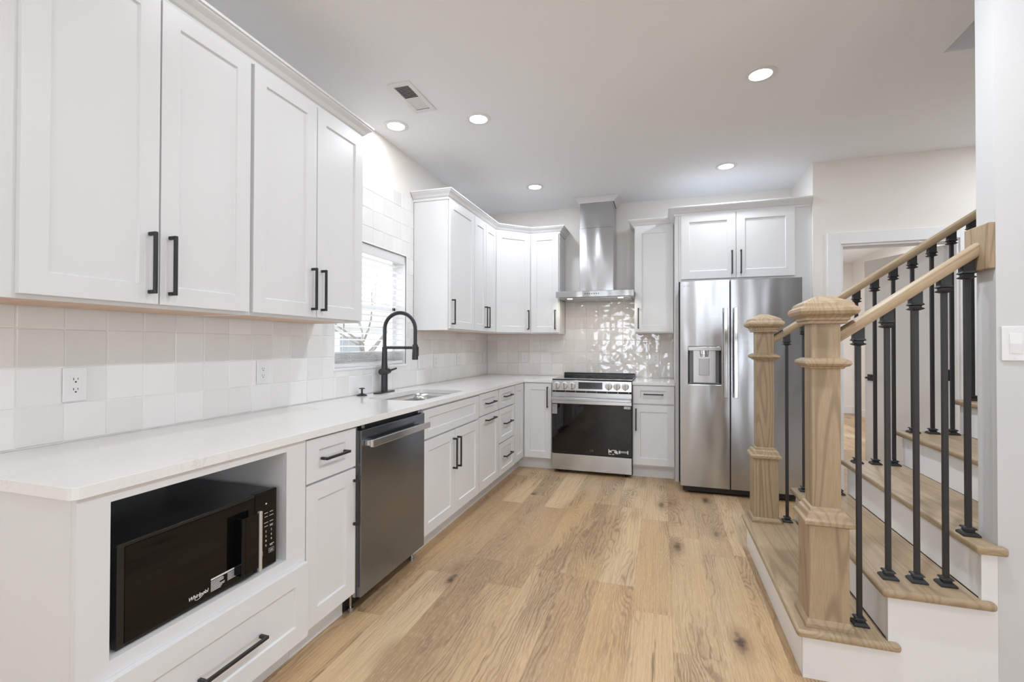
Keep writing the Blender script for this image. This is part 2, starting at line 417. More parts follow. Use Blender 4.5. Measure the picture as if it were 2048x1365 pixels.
# stairwell shaft and partition
wsf = MB().box(3.27, 3.37, -3.18, -2.07, H + .12, 5.0).box(3.27, 5.6, -2.17, -2.07, H + .12, 5.0).box(3.27, 5.6, -3.18, -3.08, H + .12, 5.0).box(5.45, 5.6, -3.1, -2.1, H, 5.0).box(3.27, 5.6, -3.18, -2.07, 5.0, 5.1)
wsf.box(4.25, 5.45, -2.17, -2.06, 0, H)
struct('wall_stairwell', wsf, M_WALL, 'off-white stairwell walls above the ceiling opening', 'wall')
# room beyond the doorway
wr = MB().box(3.2, 3.31, .151, 5.0, 0, H).box(3.2, 5.45, 4.97, 5.07, 0, H).box(5.31, 5.45, DY + .12, 5.0, 0, H)
struct('wall_hall', wr, M_WALL, 'grey-lit walls of the room seen through the doorway', 'wall')
bb = MB().box(3.31, 5.295, 4.955, 4.97, 0, .13).box(5.295, 5.31, -.5, 4.97, 0, .13)
struct('baseboard_hall', bb, M_TRIM, 'white baseboard in the room beyond the doorway', 'baseboard', bevel=.003)
struct('baseboard_right', MB().box(4.26, 5.45, DY - .015, DY, 0, .13).box(3.169, 3.262, DY - .015, DY, 0, .13), M_TRIM, 'white baseboard beside the doorway beyond the stairs', 'baseboard', bevel=.003)
# door casing
tc = MB(); w_ = .095
tc.box(DX0 - w_, DX0, DY - .018, DY, 0, DZ + w_).box(DX1, DX1 + w_, DY - .018, DY, 0, DZ + w_).box(DX0, DX1, DY - .018, DY, DZ, DZ + w_)
tc.box(DX0, DX0 + .018, DY - .004, DY + .124, 0, DZ).box(DX1 - .018, DX1, DY - .004, DY + .124, 0, DZ).box(DX0 + .018, DX1 - .018, DY - .004, DY + .124, DZ - .018, DZ)
tc.box(DX0 + .018, DX0 + .03, DY + .05, DY + .08, 0, DZ - .018).box(DX0 + .018, DX1 - .018, DY + .05, DY + .08, DZ - .03, DZ - .018)
trim_1 = struct('trim_1', tc, M_TRIM, 'white flat casing around the doorway beyond the stairs', 'door casing', bevel=.002)
# open door leaf: hinged on the right jamb, swung into the far room
ang = math.atan2(.70, -.295)
dr = thing('door_1', 'white panel door standing open in the doorway beyond the stairs', 'door', (4.135, -.565, .008), ang); dr['kind'] = 'structure'
dl = MB(); L = .755
dl.recess(0, L, .01, 2.04, .11, L - .11, .21, 1.93, 0, .018, .008)
leaf = build('door_leaf', dl, M_TRIM, dr, bevel=.0015)
build('door_leaf_back', MB().box(0, L, .018, .035, .01, 2.04), M_TRIM, dr)
lv = MB()
for sy, yy in ((-1, 0), (1, .035)):
    lv.box(L - .095, L - .035, yy, yy + sy * .008, .905, .965)
    lv.lathe([(.01, 0), (.01, sy * .045)], (L - .065, yy, .935), 10, axis='y')
    lv.box(L - .17, L - .055, yy + sy * .04, yy + sy * .052, .927, .943)
build('lever_handle', lv, M_IRON, dr, bevel=.002)
hg = MB()
for z in (.25, 1.0, 1.82):
    hg.prism(rrect(-.034, .0, z - .045, z + .045, .012, 4), 'y', -.003, .0).lathe([(.006, z - .045), (.006, z + .045)], (-.002, -.006, 0), 10)
build('hinge', hg, M_IRON, dr)
build('latch_plate', MB().box(L, L + .002, .006, .029, .905, .965), M_IRON, dr)

# ------------------------------------------------------------------ tile backsplashes
def tiles(regions, a0, z0, pa, pz, P, m, parent, name):
    # regions: rectangles (a_min,a_max,z_min,z_max); P(a, depth, z) -> xyz, depth positive out of wall
    t = MB(); gr = MB(); g2 = .0014
    for (ra0, ra1, rz0, rz1) in regions:
        gr.quad(P(ra0, -.0025, rz0), P(ra1, -.0025, rz0), P(ra1, -.0025, rz1), P(ra0, -.0025, rz1))
    rr = random.Random(3)
    seen = {}
    for (ra0, ra1, rz0, rz1) in regions:
        i0, i1 = math.floor((ra0 - a0) / pa), math.ceil((ra1 - a0) / pa); k0, k1 = math.floor((rz0 - z0) / pz), math.ceil((rz1 - z0) / pz)
        for i in range(i0, i1):
            for k in range(k0, k1):
                if (i, k) not in seen:
                    seen[(i, k)] = (rr.random(), [rr.uniform(-.0008, .0008) for _ in range(4)], rr.uniform(-.0012, .0012), rr.uniform(-.0012, .0012))
                tint, dd, sa, sz = seen[(i, k)]
                A0, A1 = max(a0 + i * pa + g2 + sa, ra0), min(a0 + (i + 1) * pa - g2 + sa, ra1); Z0, Z1 = max(z0 + k * pz + g2 + sz, rz0), min(z0 + (k + 1) * pz - g2 + sz, rz1)
                if A1 - A0 < .004 or Z1 - Z0 < .004: continue
                e = .0022
                if A1 - A0 < .012 or Z1 - Z0 < .012: e = .0008
                o = [(A0, Z0), (A1, Z0), (A1, Z1), (A0, Z1)]; inn = [(A0 + e, Z0 + e), (A1 - e, Z0 + e), (A1 - e, Z1 - e), (A0 + e, Z1 - e)]
                b = len(t.v)
                t.v += [P(a, -.006, z) for a, z in o] + [P(a, -.0018, z) for a, z in o] + [P(a, d, z) for (a, z), d in zip(inn, dd)]
                for q in range(4):
                    r = (q + 1) % 4
                    t.f += [[b + q, b + r, b + 4 + r, b + 4 + q], [b + 4 + q, b + 4 + r, b + 8 + r, b + 8 + q]]
                t.f += [[b + 8, b + 9, b + 10, b + 11], [b + 3, b + 2, b + 1, b]]
                t.m += [0] * 10; t.tint += [(tint, tint, tint)] * 10
    o = build(name, t, m, parent)
    build('grout', gr, M_GROUT, o, fix=False)
    return o
zt = .9
tiles([(-4.445, wy0, zt, 1.3725), (wy0, wy1, zt, wz0), (wy1, 0, zt, 1.3725),
       (-2.896, wy0, 1.3725, 2.438), (wy0, wy1, wz1, 2.438), (wy1, -1.734, 1.3725, 2.438), (wy0, wy0 + .0001, 1.3, 1.3001)][:6] + [(wy1, wy1, 0, 0)][:0],
      -4.252, .903, .1295, .1297, lambda a, d, z: (d - .0005, a, z), M_TILEL, wall_left, 'tile_backsplash')
tiles([(0.0, .93, zt, 1.3725), (.93, 1.697, zt, 1.80), (1.697, 2.074, zt, 1.3725)],
      -.008, .908, .1305, .1297, lambda a, d, z: (a, -d + .0005, z), M_TILEB, wall_back, 'tile_backsplash')

# ------------------------------------------------------------------ kitchen window with blind
win = thing('window_1', 'white framed window over the sink', 'window', (-.10, (wy0 + wy1) / 2, wz0)); win['kind'] = 'structure'
ww, wh = wy1 - wy0, wz1 - wz0
fr = MB()
for (a, b, c, d) in ((-ww / 2, -ww / 2 + .045, 0, wh), (ww / 2 - .045, ww / 2, 0, wh), (-ww / 2, ww / 2, 0, .05), (-ww / 2, ww / 2, wh - .045, wh), (-ww / 2, ww / 2, wh * .47, wh * .47 + .045)):
    fr.box(-.045, .0, a, b, c, d)
build('window_frame', fr, M_TRIM, win, bevel=.002)
build('window_pane', MB().box(-.03, -.026, -ww / 2 + .04, ww / 2 - .04, .045, wh - .04), M_GLASS, win)
rv = MB(); e = .0
rv.box(.0, .0995, -ww / 2 - .008, -ww / 2 + .004, -.008, wh + .008).box(.0, .0995, ww / 2 - .004, ww / 2 + .008, -.008, wh + .008)
rv.box(.0, .0995, -ww / 2, ww / 2, wh - .004, wh + .008).box(.0, .104, -ww / 2, ww / 2, -.008, .006)
build('window_return', rv, M_TRIM, win)
ed = MB()
for (a, b, c, d) in ((-ww / 2 - .006, -ww / 2 + .004, -.006, wh + .006), (ww / 2 - .004, ww / 2 + .006, -.006, wh + .006), (-ww / 2, ww / 2, wh - .004, wh + .006), (-ww / 2, ww / 2, -.006, .004)):
    ed.box(.094, .1025, a, b, c, d)
build('edge_trim', ed, M_TRIM, win)
bl = thing('window_blind', 'white slatted blind lowered over the sink window, spare slats stacked at the bottom', 'blind', (-.045, (wy0 + wy1) / 2, wz0 + .012))
bw = ww / 2 - .014
build('headrail', MB().box(-.028, .03, -bw, bw, wh - .075, wh - .02).box(.03, .036, -bw, bw, wh - .085, wh - .018), M_PLASTIC, bl, bevel=.003)
slb = MB()
def slat(mb, z, tilt=.10, half=.025, th=.0028):
    c, s_ = math.cos(tilt), math.sin(tilt)
    pts = [(-half, 0), (0, .0022), (half, 0), (half, -th), (0, .0022 - th), (-half, -th)]
    mb.prism([(px * c, z + px * s_ + pz) for px, pz in pts] and [(px * c - pz * s_, z + px * s_ + pz * c) for px, pz in pts], 'y', -bw + .004, bw - .004)
z = wh - .11
while z > .125:
    slat(slb, z); z -= .0445
build('slats', slb, M_BLIND, bl)
stk = MB(); z = .028
while z < .098:
    slat(stk, z, .02); z += .0062
build('stacked_slats', stk, M_BLIND, bl)
build('bottom_rail', MB().box(-.027, .027, -bw + .004, bw - .004, .0, .022), M_PLASTIC, bl, bevel=.004)
cd = MB()
for yy in (-bw * .62, 0.02, bw * .66):
    for xx in (-.026, .0265):
        cd.tube([(xx, yy, .02), (xx, yy, wh - .08)], .0011, 6)
    for q in range(7):        # slack ladder cords bunched over the stacked slats
        a = q * 1.3; cd.tube([(.0275, yy + .025 * math.cos(a), .055 + .03 * math.sin(a * 1.7)), (.030, yy + .012 * math.sin(a), .06 + .02 * math.cos(a)), (.0275, yy - .028 * math.cos(a + .5), .06 + .028 * math.sin(a * 1.3 + 1))], .0011, 5)
build('cord', cd, M_PLASTIC, bl)
build('tilt_wand', MB().lathe([(.004, wh - .62), (.005, wh - .60), (.004, wh - .08)], (.038, -bw + .09, 0), 10), mat('grey_wand', (.45, .45, .45), .4), bl)

# ------------------------------------------------------------------ cabinets
def handle(parent, x, z, L, vertical=True, y=0., name='handle'):
    # square bar pull on a face looking to -y (front at y)
    b = MB(); t = .0055; pj = .034
    if vertical:
        b.box(x - t, x + t, y - pj, y - pj + .010, z - L / 2, z + L / 2)
        for zz in (z - L / 2 + .006, z + L / 2 - .006): b.box(x - t, x + t, y - pj + .010, y, zz - .006, zz + .006)
    else:
        b.box(x - L / 2, x + L / 2, y - pj, y - pj + .010, z - t, z + t)
        for xx in (x - L / 2 + .006, x + L / 2 - .006): b.box(xx - .006, xx + .006, y - pj + .010, y, z - t, z + t)
    return build(name, b, M_BLACK, parent, bevel=.0018)
DT = .020
def shaker(parent, name, x0, x1, z0, z1, st=.064, rl=None, mat_=None):
    rl = st if rl is None else rl
    return build(name, MB().recess(x0, x1, z0, z1, x0 + st, x1 - st, z0 + rl, z1 - rl, -DT, -.0006, .008, .003), mat_ or M_CAB, parent, bevel=.0012)
def carcass(parent, x0, x1, z0, z1, depth, name='body', skip=None):
    return build(name, MB().box(x0, x1, 0, depth, z0, z1), M_CAB, parent, bevel=.001)
UD = .305; UZ0, UZ1 = 1.372, 2.436
def upper(label, loc, rz, w, doors, depth=.308, z0=UZ0, z1=UZ1, zb=None, group=None, frame_lip=True):
    t = thing('wall_cabinet', label, 'cabinet', loc, rz, group)
    b = MB().box(0, w, .0, depth - .001, z0 + .012, z1)
    if frame_lip:   # sides and front rail hang below the bottom panel
        b.box(0, w, .0, .02, z0 - .008, z0 + .012).box(0, .015, .02, depth - .001, z0 - .008, z0 + .012).box(w - .015, w, .02, depth - .001, z0 - .008, z0 + .012)
    build('body', b, M_CAB, t)
    build('bottom_panel', MB().box(.015, w - .015, .02, depth - .004, z0 - .0078, z0 + .0119), M_WOODUNDER, t)
    for (a, c, hs) in doors:
        d = shaker(t, 'door', a, c, z0 + .004, z1 - .012)
        hx = a + .031 if hs == 'l' else c - .031
        handle(d, hx, 1.512, .206, True, -DT)
    return t
XF = .308
R90 = PI / 2
Y0 = -4.44
upper('white wall cabinet nearest the viewer, wide double doors with black bar handles', (XF, Y0, 0), R90, .778, [(.033, .398, 'r'), (.404, .770, 'l')])
upper('white wall cabinet left of the sink window, double doors with black bar handles', (XF, -3.661, 0), R90, .764, [(.009, .386, 'r'), (.392, .760, 'l')])
upper('white single-door wall cabinet just right of the sink window', (XF, -1.733, 0), R90, .527, [(.012, .521, 'l')])
upper('white wall cabinet with two narrow doors between the window cabinet and the corner', (XF, -1.205, 0), R90, .594, [(.006, .294, 'r'), (.300, .588, 'l')])
# diagonal corner wall cabinet
t = thing('wall_cabinet', 'white corner wall cabinet with one diagonal door', 'cabinet', (0, 0, 0))
cp = [(.0005, -.0005), (.0005, -.6095), (.307, -.6095), (.6095, -.307), (.6095, -.0005)]
build('body', MB().prism(cp, 'z', UZ0 - .008, UZ1), M_CAB, t)
build('bottom_panel', MB().prism([(.02, -.02), (.02, -.59), (.30, -.59), (.59, -.30), (.59, -.02)], 'z', UZ0 - .0095, UZ0 - .0085), M_WOODUNDER, t)
dgn = bpy.data.objects.new('door', None); bpy.data.objects.remove(dgn)
Ld = math.hypot(.3025, .3025)
dd = build('door', MB().recess(.012, Ld - .012, UZ0 + .004, UZ1 - .012, .012 + .064, Ld - .076, UZ0 + .068, UZ1 - .076, -DT, -.0006, .008, .003), M_CAB, t, bevel=.0012, loc=(.307, -.6095, 0), rot=(0, 0, PI / 4))
handle(dd, Ld - .045, 1.512, .206, True, -DT)
upper('white narrow wall cabinet left of the range hood', (.610, -XF, 0), 0, .319, [(.010, .310, 'r')])
upper('white narrow wall cabinet between the range hood and the refrigerator', (1.697, -XF, 0), 0, .376, [(.008, .368, 'l')])
# cabinet over the refrigerator with its side panels
t = thing('refrigerator_surround', 'white cabinet with double doors and side panels built around the refrigerator', 'cabinet', (2.074, -.640, 0), 0)
build('body', MB().box(.033, 1.094, .0, .639, 1.822, UZ1), M_CAB, t, bevel=.001)
build('left_panel', MB().box(.0005, .032, .0, .639, .0, UZ1), M_CAB, t, bevel=.001)
build('right_panel', MB().box(.966, 1.094, .0, .30, .0, 1.8215), M_CAB, t, bevel=.001)
for a, c, hs in ((.052, .506, 'r'), (.510, .966, 'l')):
    d = shaker(t, 'door', a, c, 1.842, 2.427, .070)
    handle(d, c - .032 if hs == 'r' else a + .036, 1.978, .206, True, -DT)
# crown mouldings
prof = [(.0006, UZ1 - .012), (.007, UZ1 - .012), (.009, UZ1 + .006), (.018, UZ1 + .012), (.030, UZ1 + .028), (.046, UZ1 + .042), (.050, UZ1 + .046), (.050, UZ1 + .052), (.057, UZ1 + .053), (.057, UZ1 + .064), (.0006, UZ1 + .064)]
def crown(path, label):
    o = build('crown_molding', MB().sweep(path, prof), M_CAB); tag(o, label, 'molding'); return o
crown([(.0, -4.44), (XF, -4.44), (XF, -2.897), (.0, -2.897)], 'white crown molding on top of the cabinets left of the sink window')
crown([(.0, -1.733), (XF, -1.733), (XF, -.6095), (.6095, -XF), (.929, -XF), (.929, 0)], 'white crown molding bending around the corner cabinets between window and hood')
crown([(1.697, 0), (1.697, -XF), (2.074, -XF), (2.074, -.640), (3.168, -.640)], 'white crown molding stepping out over the refrigerator cabinet')

# base cabinets: front of the boxes
BX = .612; BZ = .868
def base(label, loc, rz, w, depth, body=True, toe=True, z1=BZ):
    t = thing('base_cabinet', label, 'cabinet', loc, rz)
    if body: build('body', MB().box(0.0005, w - .0005, 0, depth, .108, z1), M_CAB, t, bevel=.001)
    if toe: build('toe_kick', MB().box(0.0005, w - .0005, .055, depth, .0, .108), M_CAB, t)
    return t
BD = BX - .002
# microwave base with open niche
t = base('white base cabinet at the near counter end with open microwave niche and wide drawer', (BX, -4.445, 0), R90, .757, BD, body=False)
nb = MB(); nx0, nx1, nz0, nz1 = .073, .660, .441, .841
nb.box(0, .757, 0, BD, nz1, BZ).box(0, .757, 0, BD, .108, nz0 - .0).box(0, nx0, 0, BD, nz0, nz1).box(nx1, .757, 0, BD, nz0, nz1).box(nx0, nx1, BD - .02, BD, nz0, nz1)
build('body', nb, M_CAB, t)
build('face_frame', MB().box(.0, nx0, -.019, -.0005, .108, BZ).box(nx1, .757, -.019, -.0005, .108, BZ).box(nx0, nx1, -.019, -.0005, nz1, BZ).box(nx0, nx1, -.019, -.0005, .108, nz0), M_CAB, t)
d = build('drawer', MB().recess(.042, .766 - .012, .112, .398, .042 + .064, .754 - .064, .112 + .067, .398 - .067, -.019 - DT, -.0195, .008, .003), M_CAB, t, bevel=.0012)
handle(d, .412, .245, .235, False, -.039)
# narrow drawer-over-door base
t = base('white narrow base cabinet between the microwave niche and the dishwasher', (BX, -3.687, 0), R90, .325, BD)
d = shaker(t, 'drawer', .004, .315, .690, .862, .072, .048); handle(d, .16, .776, .155, False, -DT)
d = shaker(t, 'door', .004, .315, .116, .680, .066); handle(d, .301, .530, .206, True, -DT)
# sink base
t = base('white sink base cabinet with false drawer front and double doors right of the dishwasher', (BX, -2.738, 0), R90, .889, BD, z1=.62)
build('upper_rail', MB().box(.0005, .8885, 0, .02, .62, BZ).box(.0005, .02, .02, BD, .62, BZ).box(.868, .8885, .02, BD, .62, BZ), M_CAB, t)
shaker(t, 'false_drawer_front', .006, .878, .684, .856, .066, .048)
d = shaker(t, 'door', .006, .449, .114, .672); handle(d, .449 - .032, .520, .206, True, -DT)
d = shaker(t, 'door', .453, .882, .114, .672); handle(d, .453 + .032, .520, .206, True, -DT)
# pull-out base
t = base('white pull-out base cabinet with a drawer, its tall front with a handle near the top', (BX, -1.848, 0), R90, .450, BD)
d = shaker(t, 'drawer', .010, .436, .694, .862, .066, .048); handle(d, .225, .780, .206, False, -DT)
d = shaker(t, 'door', .010, .446, .116, .684); handle(d, .228, .648, .206, False, -DT)
# three-drawer base
t = base('white base cabinet with a stack of three drawers beside the corner', (BX, -1.397, 0), R90, .466, BD)
for z0, z1 in ((.694, .862), (.398, .684), (.116, .388)):
    d = shaker(t, 'drawer', .008, .452, z0, z1, .066, .048); handle(d, .228, (z0 + z1) / 2 + .012, .206, False, -DT)
# corner base with two fronts
t = base('white corner base cabinet with two tall panels meeting at right angles left of the range', (0, 0, 0), 0, .5, .5, body=False, toe=False)
build('body', MB().prism([(.002, -.002), (.002, -.9295), (BX, -.9295), (BX, -BX), (.9275, -BX), (.9275, -.002)], 'z', .108, BZ), M_CAB, t)
build('toe_kick', MB().prism([(.002, -.002), (.002, -.9295), (.557, -.9295), (.557, -.557), (.9275, -.557), (.9275, -.002)], 'z', 0, .108), M_CAB, t)
build('corner_panel', MB().recess(.008, .290, .120, .864, .008 + .058, .290 - .058, .186, .798, -DT, -.0006, .008, .003), M_CAB, t, bevel=.0012, loc=(BX, -.9295, 0), rot=(0, 0, R90))
d = build('door', MB().recess(.026, .303, .120, .864, .026 + .062, .303 - .062, .186, .798, -DT, -.0006, .008, .003), M_CAB, t, bevel=.0012, loc=(BX, -BX, 0))
handle(d, .303 - .036, .727, .206, True, -DT)
# base right of the range
t = base('white base cabinet with drawer over door between range and refrigerator', (1.694, -BX, 0), 0, .379, BD)
d = shaker(t, 'drawer', .008, .374, .698, .866, .066, .048); handle(d, .190, .787, .176, False, -DT)
d = shaker(t, 'door', .008, .374, .126, .684); handle(d, .034, .548, .206, True, -DT)

# ------------------------------------------------------------------ worktops, sink, faucet
CE = .643
outer = [(.001, -4.461)] + [p for p in rrect(.3, CE, -4.461, -4.0, .022, 5)[:6]] + [(CE, -CE), (.929, -CE), (.929, -.001), (.001, -.001)]
hole = rrect(.165, .555, -2.645, -1.925, .085, 7)
o = build('countertop', MB().poly_holes(outer, [hole[::-1]], .870, .900), M_QUARTZ, bevel=.003); tag(o, 'long white veined quartz countertop with the sink cut into it', 'countertop')
o = build('countertop', MB().box(1.693, 2.0735, -CE, -.001, .870, .900), M_QUARTZ, bevel=.003); tag(o, 'short white quartz countertop between the range and the refrigerator', 'countertop')
t = thing('sink', 'undermount stainless steel sink below the black faucet', 'sink', (.36, -2.285, .70))
bw_ = MB(); rings = []
for (inset, z, rad) in ((-.020, .1695, .09), (.004, .1695, .085), (.008, .12, .08), (.014, .01, .07), (.045, -.018, .06)):
    rings.append([(px - .36, py + 2.285, z) for px, py in rrect(.165 + inset, .555 - inset, -2.645 + inset, -1.925 - inset, rad, 7)])
n = len(rings[0]); vs = [p for r in rings for p in r]
fs = [(j * n + i, j * n + (i + 1) % n, (j + 1) * n + (i + 1) % n, (j + 1) * n + i) for j in range(len(rings) - 1) for i in range(n)] + [tuple(range((len(rings) - 1) * n, len(rings) * n))]
bw_.faces(vs, fs)
o = build('bowl', bw_, M_STEELB, t, smooth=True)
sd = o.modifiers.new('thick', 'SOLIDIFY'); sd.thickness = .0012; sd.offset = -1
build('drain', MB().lathe([(.045, -.0175), (.045, -.0155), (.030, -.0165), (.0, -.0165)], n=24), M_CHROME, t)
t = thing('faucet', 'tall matte black spring-arch kitchen faucet with pull-down spray head', 'faucet', (.062, -2.255, .900), .12)
build('base_plate', MB().prism(rrect(-.032, .032, -.128, .128, .03, 6), 'z', .0002, .007), M_FAUCET, t, bevel=.002)
build('body', MB().lathe([(.023, .007), (.0225, .14), (.0225, .175), (.019, .24), (.0185, .325), (.0135, .327)], n=24), M_FAUCET, t, smooth=True)
build('valve', MB().lathe([(.004, -.052), (.022, -.050), (.0225, -.046), (.0225, .05), (.017, .052), (.017, .064), (.019, .066), (.017, .078), (.004, .079)], (0, 0, .150), 24, axis='y'), M_FAUCET, t, smooth=True)
build('lever', MB().tube([(0.0, .074, .150), (.012, .10, .158), (.022, .15, .166)], [.008, .0075, .007]), M_FAUCET, t, smooth=True)
arc = [(0, 0, .32)] + [(0, 0, .32 + .133 * i / 6) for i in range(1, 7)] + [(.116 - .116 * math.cos(PI * i / 24), 0, .453 + .117 * math.sin(PI * i / 24)) for i in range(1, 25)] + [(.232, 0, .453 - .108 * i / 5) for i in range(1, 6)]
hs = build('hose', MB().tube(arc, .0135, 14), M_FAUCET, t, smooth=True)
build('support_arm', MB().box(.012, .222, -.0085, .0085, .311, .331), M_FAUCET, t, bevel=.002)
sh = build('spray_head', MB().lathe([(.012, .345), (.0195, .343), (.0195, .29), (.0215, .286), (.0215, .238), (.018, .236)], (.232, 0, 0), 22), M_FAUCET, t, smooth=True)
build('button', MB().box(.250, .258, -.007, .007, .262, .33), M_FAUCET, sh, bevel=.002)
t = thing('soap_dispenser', 'small black deck button with flared base left of the faucet', 'dispenser', (.045, -2.497, .900))
build('base', MB().lathe([(.034, .0002), (.034, .004), (.018, .014), (.009, .017)], n=24), M_FAUCET, t, smooth=True)
build('post', MB().lathe([(.0065, .017), (.0065, .044)], n=14), M_FAUCET, t, smooth=True)
build('cap', MB().lathe([(.006, .044), (.019, .046), (.019, .051), (.004, .054)], n=22), M_FAUCET, t, smooth=True)

# ------------------------------------------------------------------ microwave
t = thing('microwave', 'black glass-front microwave with silver handle in the base cabinet niche', 'microwave', (.612, -4.3445, .4415), R90)
mw, mh = .533, .276
build('body', MB().box(.002, mw - .002, .022, .440, .012, mh - .002), M_MWTOP, t, bevel=.004)
feet(t, [(xx, yy) for xx in (.05, mw - .05) for yy in (.06, .40)], [(.012, 0.0005), (.012, .012)], M_DARK)
dr_ = build('door', MB().recess(0, .434, .004, mh, .018, .433, .0052, mh - .010, .0, .0215, .0012, .003), [M_MWTOP], t, bevel=.002)
build('door_glass', MB().box(.019, .431, -.0012, .0005, .012, mh - .012), M_MWGLASS, dr_)
hd = build('handle', MB().box(.352, .366, -.034, .0, .035, .222).box(.366, .42, -.034, -.030, .035, .222), M_MWGLASS, dr_, bevel=.002)
build('handle_trim', MB().box(.4205, .432, -.038, -.026, .022, .226), M_KNOB, hd, bevel=.002)
cpn = build('control_panel', MB().box(.4355, mw, 0, .0215, .004, mh), M_MWGLASS, t, bevel=.003)
key = MB()
def dash(x, z, w, h=.0016): key.box(x - w / 2, x + w / 2, -.0006, -.0002, z - h / 2, z + h / 2)
cx_ = [.458, .484, .508]
for r_, zz in enumerate((.197, .184, .163, .150)):
    for c_ in range(3): dash(cx_[c_], zz, [.018, .015, .014][(r_ + c_) % 3])
dash(.508, .146, .012); dash(.458, .078, .014); dash(.510, .080, .020); dash(.508, .0755, .012)
for (xa, xb, zz) in ((.447, .470, .058), (.497, .520, .058)):
    ko = MB().recess(xa, xb, zz - .0077, zz + .0077, xa + .0007, xb - .0007, zz - .007, zz + .007, -.0006, .0002, .0005, .00005, 0, 1)
    build('key', ko, [M_PRINT, M_MWGLASS], cpn)
    dash((xa + xb) / 2, zz + .002, .013); dash((xa + xb) / 2, zz - .0025, .015)
key.box(.481, .487, -.0006, -.0002, .228, .233)
build('key_lettering', key, M_PRINT, cpn)
for i, ch in enumerate('1234567890'):
    r_, c_ = divmod(i, 3)
    if ch == '0': r_, c_ = 3, 1
    text_mesh('digit', ch, .0105, M_PRINT, cpn, (cx_[c_], -.0003, .131 - r_ * .0165), FRONT)
text_mesh('logo', 'Whirlpool', .0155, M_PRINT, dr_, (.226, -.0016, .0345), FRONT, shear=.25, bold=.0002)
ring = MB(); pts = [(.232 + .017 * math.cos(a), -.0018, .0335 + .009 * math.sin(a) + .006 * math.cos(a)) for a in [2.6 + i * .28 for i in range(15)]]
build('logo_swoosh', ring.tube(pts, .0007, 5), M_PRINT, dr_)
stk = MB().box(.268, .392, -.0017, -.0013, .058, .0635); rr = random.Random(5)
for r_ in range(8):
    zz = .054 - r_ * .0042
    stk.box(.268, .268 + .05 * rr.uniform(.6, 1), -.0017, -.0013, zz - .0009, zz + .0009)
    if r_ < 6: stk.box(.327, .327 + .062 * rr.uniform(.5, 1), -.0017, -.0013, zz - .0009, zz + .0009)
build('safety_label', stk, M_PRINT, dr_)

# ------------------------------------------------------------------ dishwasher
t = thing('dishwasher', 'dark stainless dishwasher with a bar handle under the counter', 'dishwasher', (BX, -3.3615, 0), R90)
DWw = .622
build('body', MB().box(.002, DWw - .002, .002, .57, .09, .860), M_DARK, t)
build('front_frame', MB().box(.0, .010, -.012, .002, .086, .866).box(DWw - .010, DWw, -.012, .002, .086, .866), M_STEEL, t, bevel=.001)
build('mounting_bracket', MB().box(.03, .055, -.02, .0, .852, .866).box(DWw - .06, DWw - .03, -.02, .0, .852, .866), M_STEEL, t)
dw = build('door', MB().box(.011, DWw - .006, -.034, .0, .083, .846), M_STEELD, t, bevel=.003)
build('handle', MB().box(.034, DWw - .024, -.082, -.064, .768, .802).box(.034, .085, -.064, -.0342, .772, .798).box(DWw - .075, DWw - .024, -.064, -.0342, .772, .798), M_CHROME, dw, bevel=.003)
build('toe_kick', MB().box(.002, DWw - .002, .05, .08, .012, .09), M_DARK, t)
feet(t, [(.03, .035), (DWw - .03, .035)], [(.014, 0), (.014, .02), (.006, .02), (.006, .088)], M_STEEL)

# ------------------------------------------------------------------ range
t = thing('range', 'stainless slide-in electric range with black glass oven door', 'range', (.932, -.675, 0))
RW = .758
build('body', MB().box(.002, RW - .002, .045, .655, .028, .898), M_STEEL, t)
ct = build('cooktop', MB().box(-.0, RW, .012, .60, .902, .912), M_GLASSBLK, t, bevel=.003)
bn = MB()
for (xx, yy, r_) in ((.2, .17, .105), (.56, .17, .085), (.2, .43, .075), (.56, .43, .105), (.38, .46, .05)):
    for rr_ in (r_, r_ * .62):
        k = 40; ps = [(xx + a * math.cos(2 * PI * i / k), yy + a * math.sin(2 * PI * i / k), .91225) for a in (rr_, rr_ - .0016) for i in range(k)]
        bn.faces(ps, [(i, (i + 1) % k, k + (i + 1) % k, k + i) for i in range(k)])
build('burner_marks', bn, M_GREYPRINT, ct)
build('vent_rail', MB().prism([(.600, .9005), (.600, .935), (.612, .944), (.648, .944), (.648, .9005)], 'x', .001, RW - .001).box(.03, RW - .03, .594, .599, .918, .924), M_MWTOP, t, bevel=.002)
pn = build('control_panel', MB().prism([(.004, .800), (.0, .803), (.010, .900), (.044, .900), (.044, .800)], 'x', .0, RW), M_STEEL, t, bevel=.002)
tilt = math.atan2(.010, .097)
def panel_y(z): return .010 * (z - .803) / .097
ds = MB().prism([(panel_y(.822) - .0015, .822), (panel_y(.886) - .0015, .886), (panel_y(.886) + .001, .886), (panel_y(.822) + .001, .822)], 'x', .259, .488)
dsp = build('display', ds, M_DISPLAY, pn)
dm = MB()
for i in range(9): dm.box(.282 + i * .0225, .290 + i * .0225, panel_y(.833) - .0021, panel_y(.833) - .0016, .830, .836)
build('display_marks', dm, M_GREYPRINT, dsp)
for xx in (.049, .124, .199, .547, .623, .700):
    kb_ = build('knob', MB().lathe([(.034, 0), (.034, .004), (.031, .006), (.030, .026), (.026, .030), (.002, .030)], n=30), M_KNOB, t, smooth=True, loc=(xx, panel_y(.853) - .0005, .853), rot=(PI / 2 + tilt, 0, 0))
    build('grip', MB().box(-.0055, .0055, -.027, .027, .0302, .036), M_STEEL, kb_, bevel=.0015)
    build('pointer', MB().box(-.003, .003, -.0335, -.0275, .0262, .0312), M_DARK, kb_)
build('vent_slot', MB().box(.004, RW - .004, .012, .044, .786, .7995), M_DARK, t)
bars = MB()
for i in range(8): bars.box(.03 + i * .1, .034 + i * .1, .008, .013, .786, .7995)
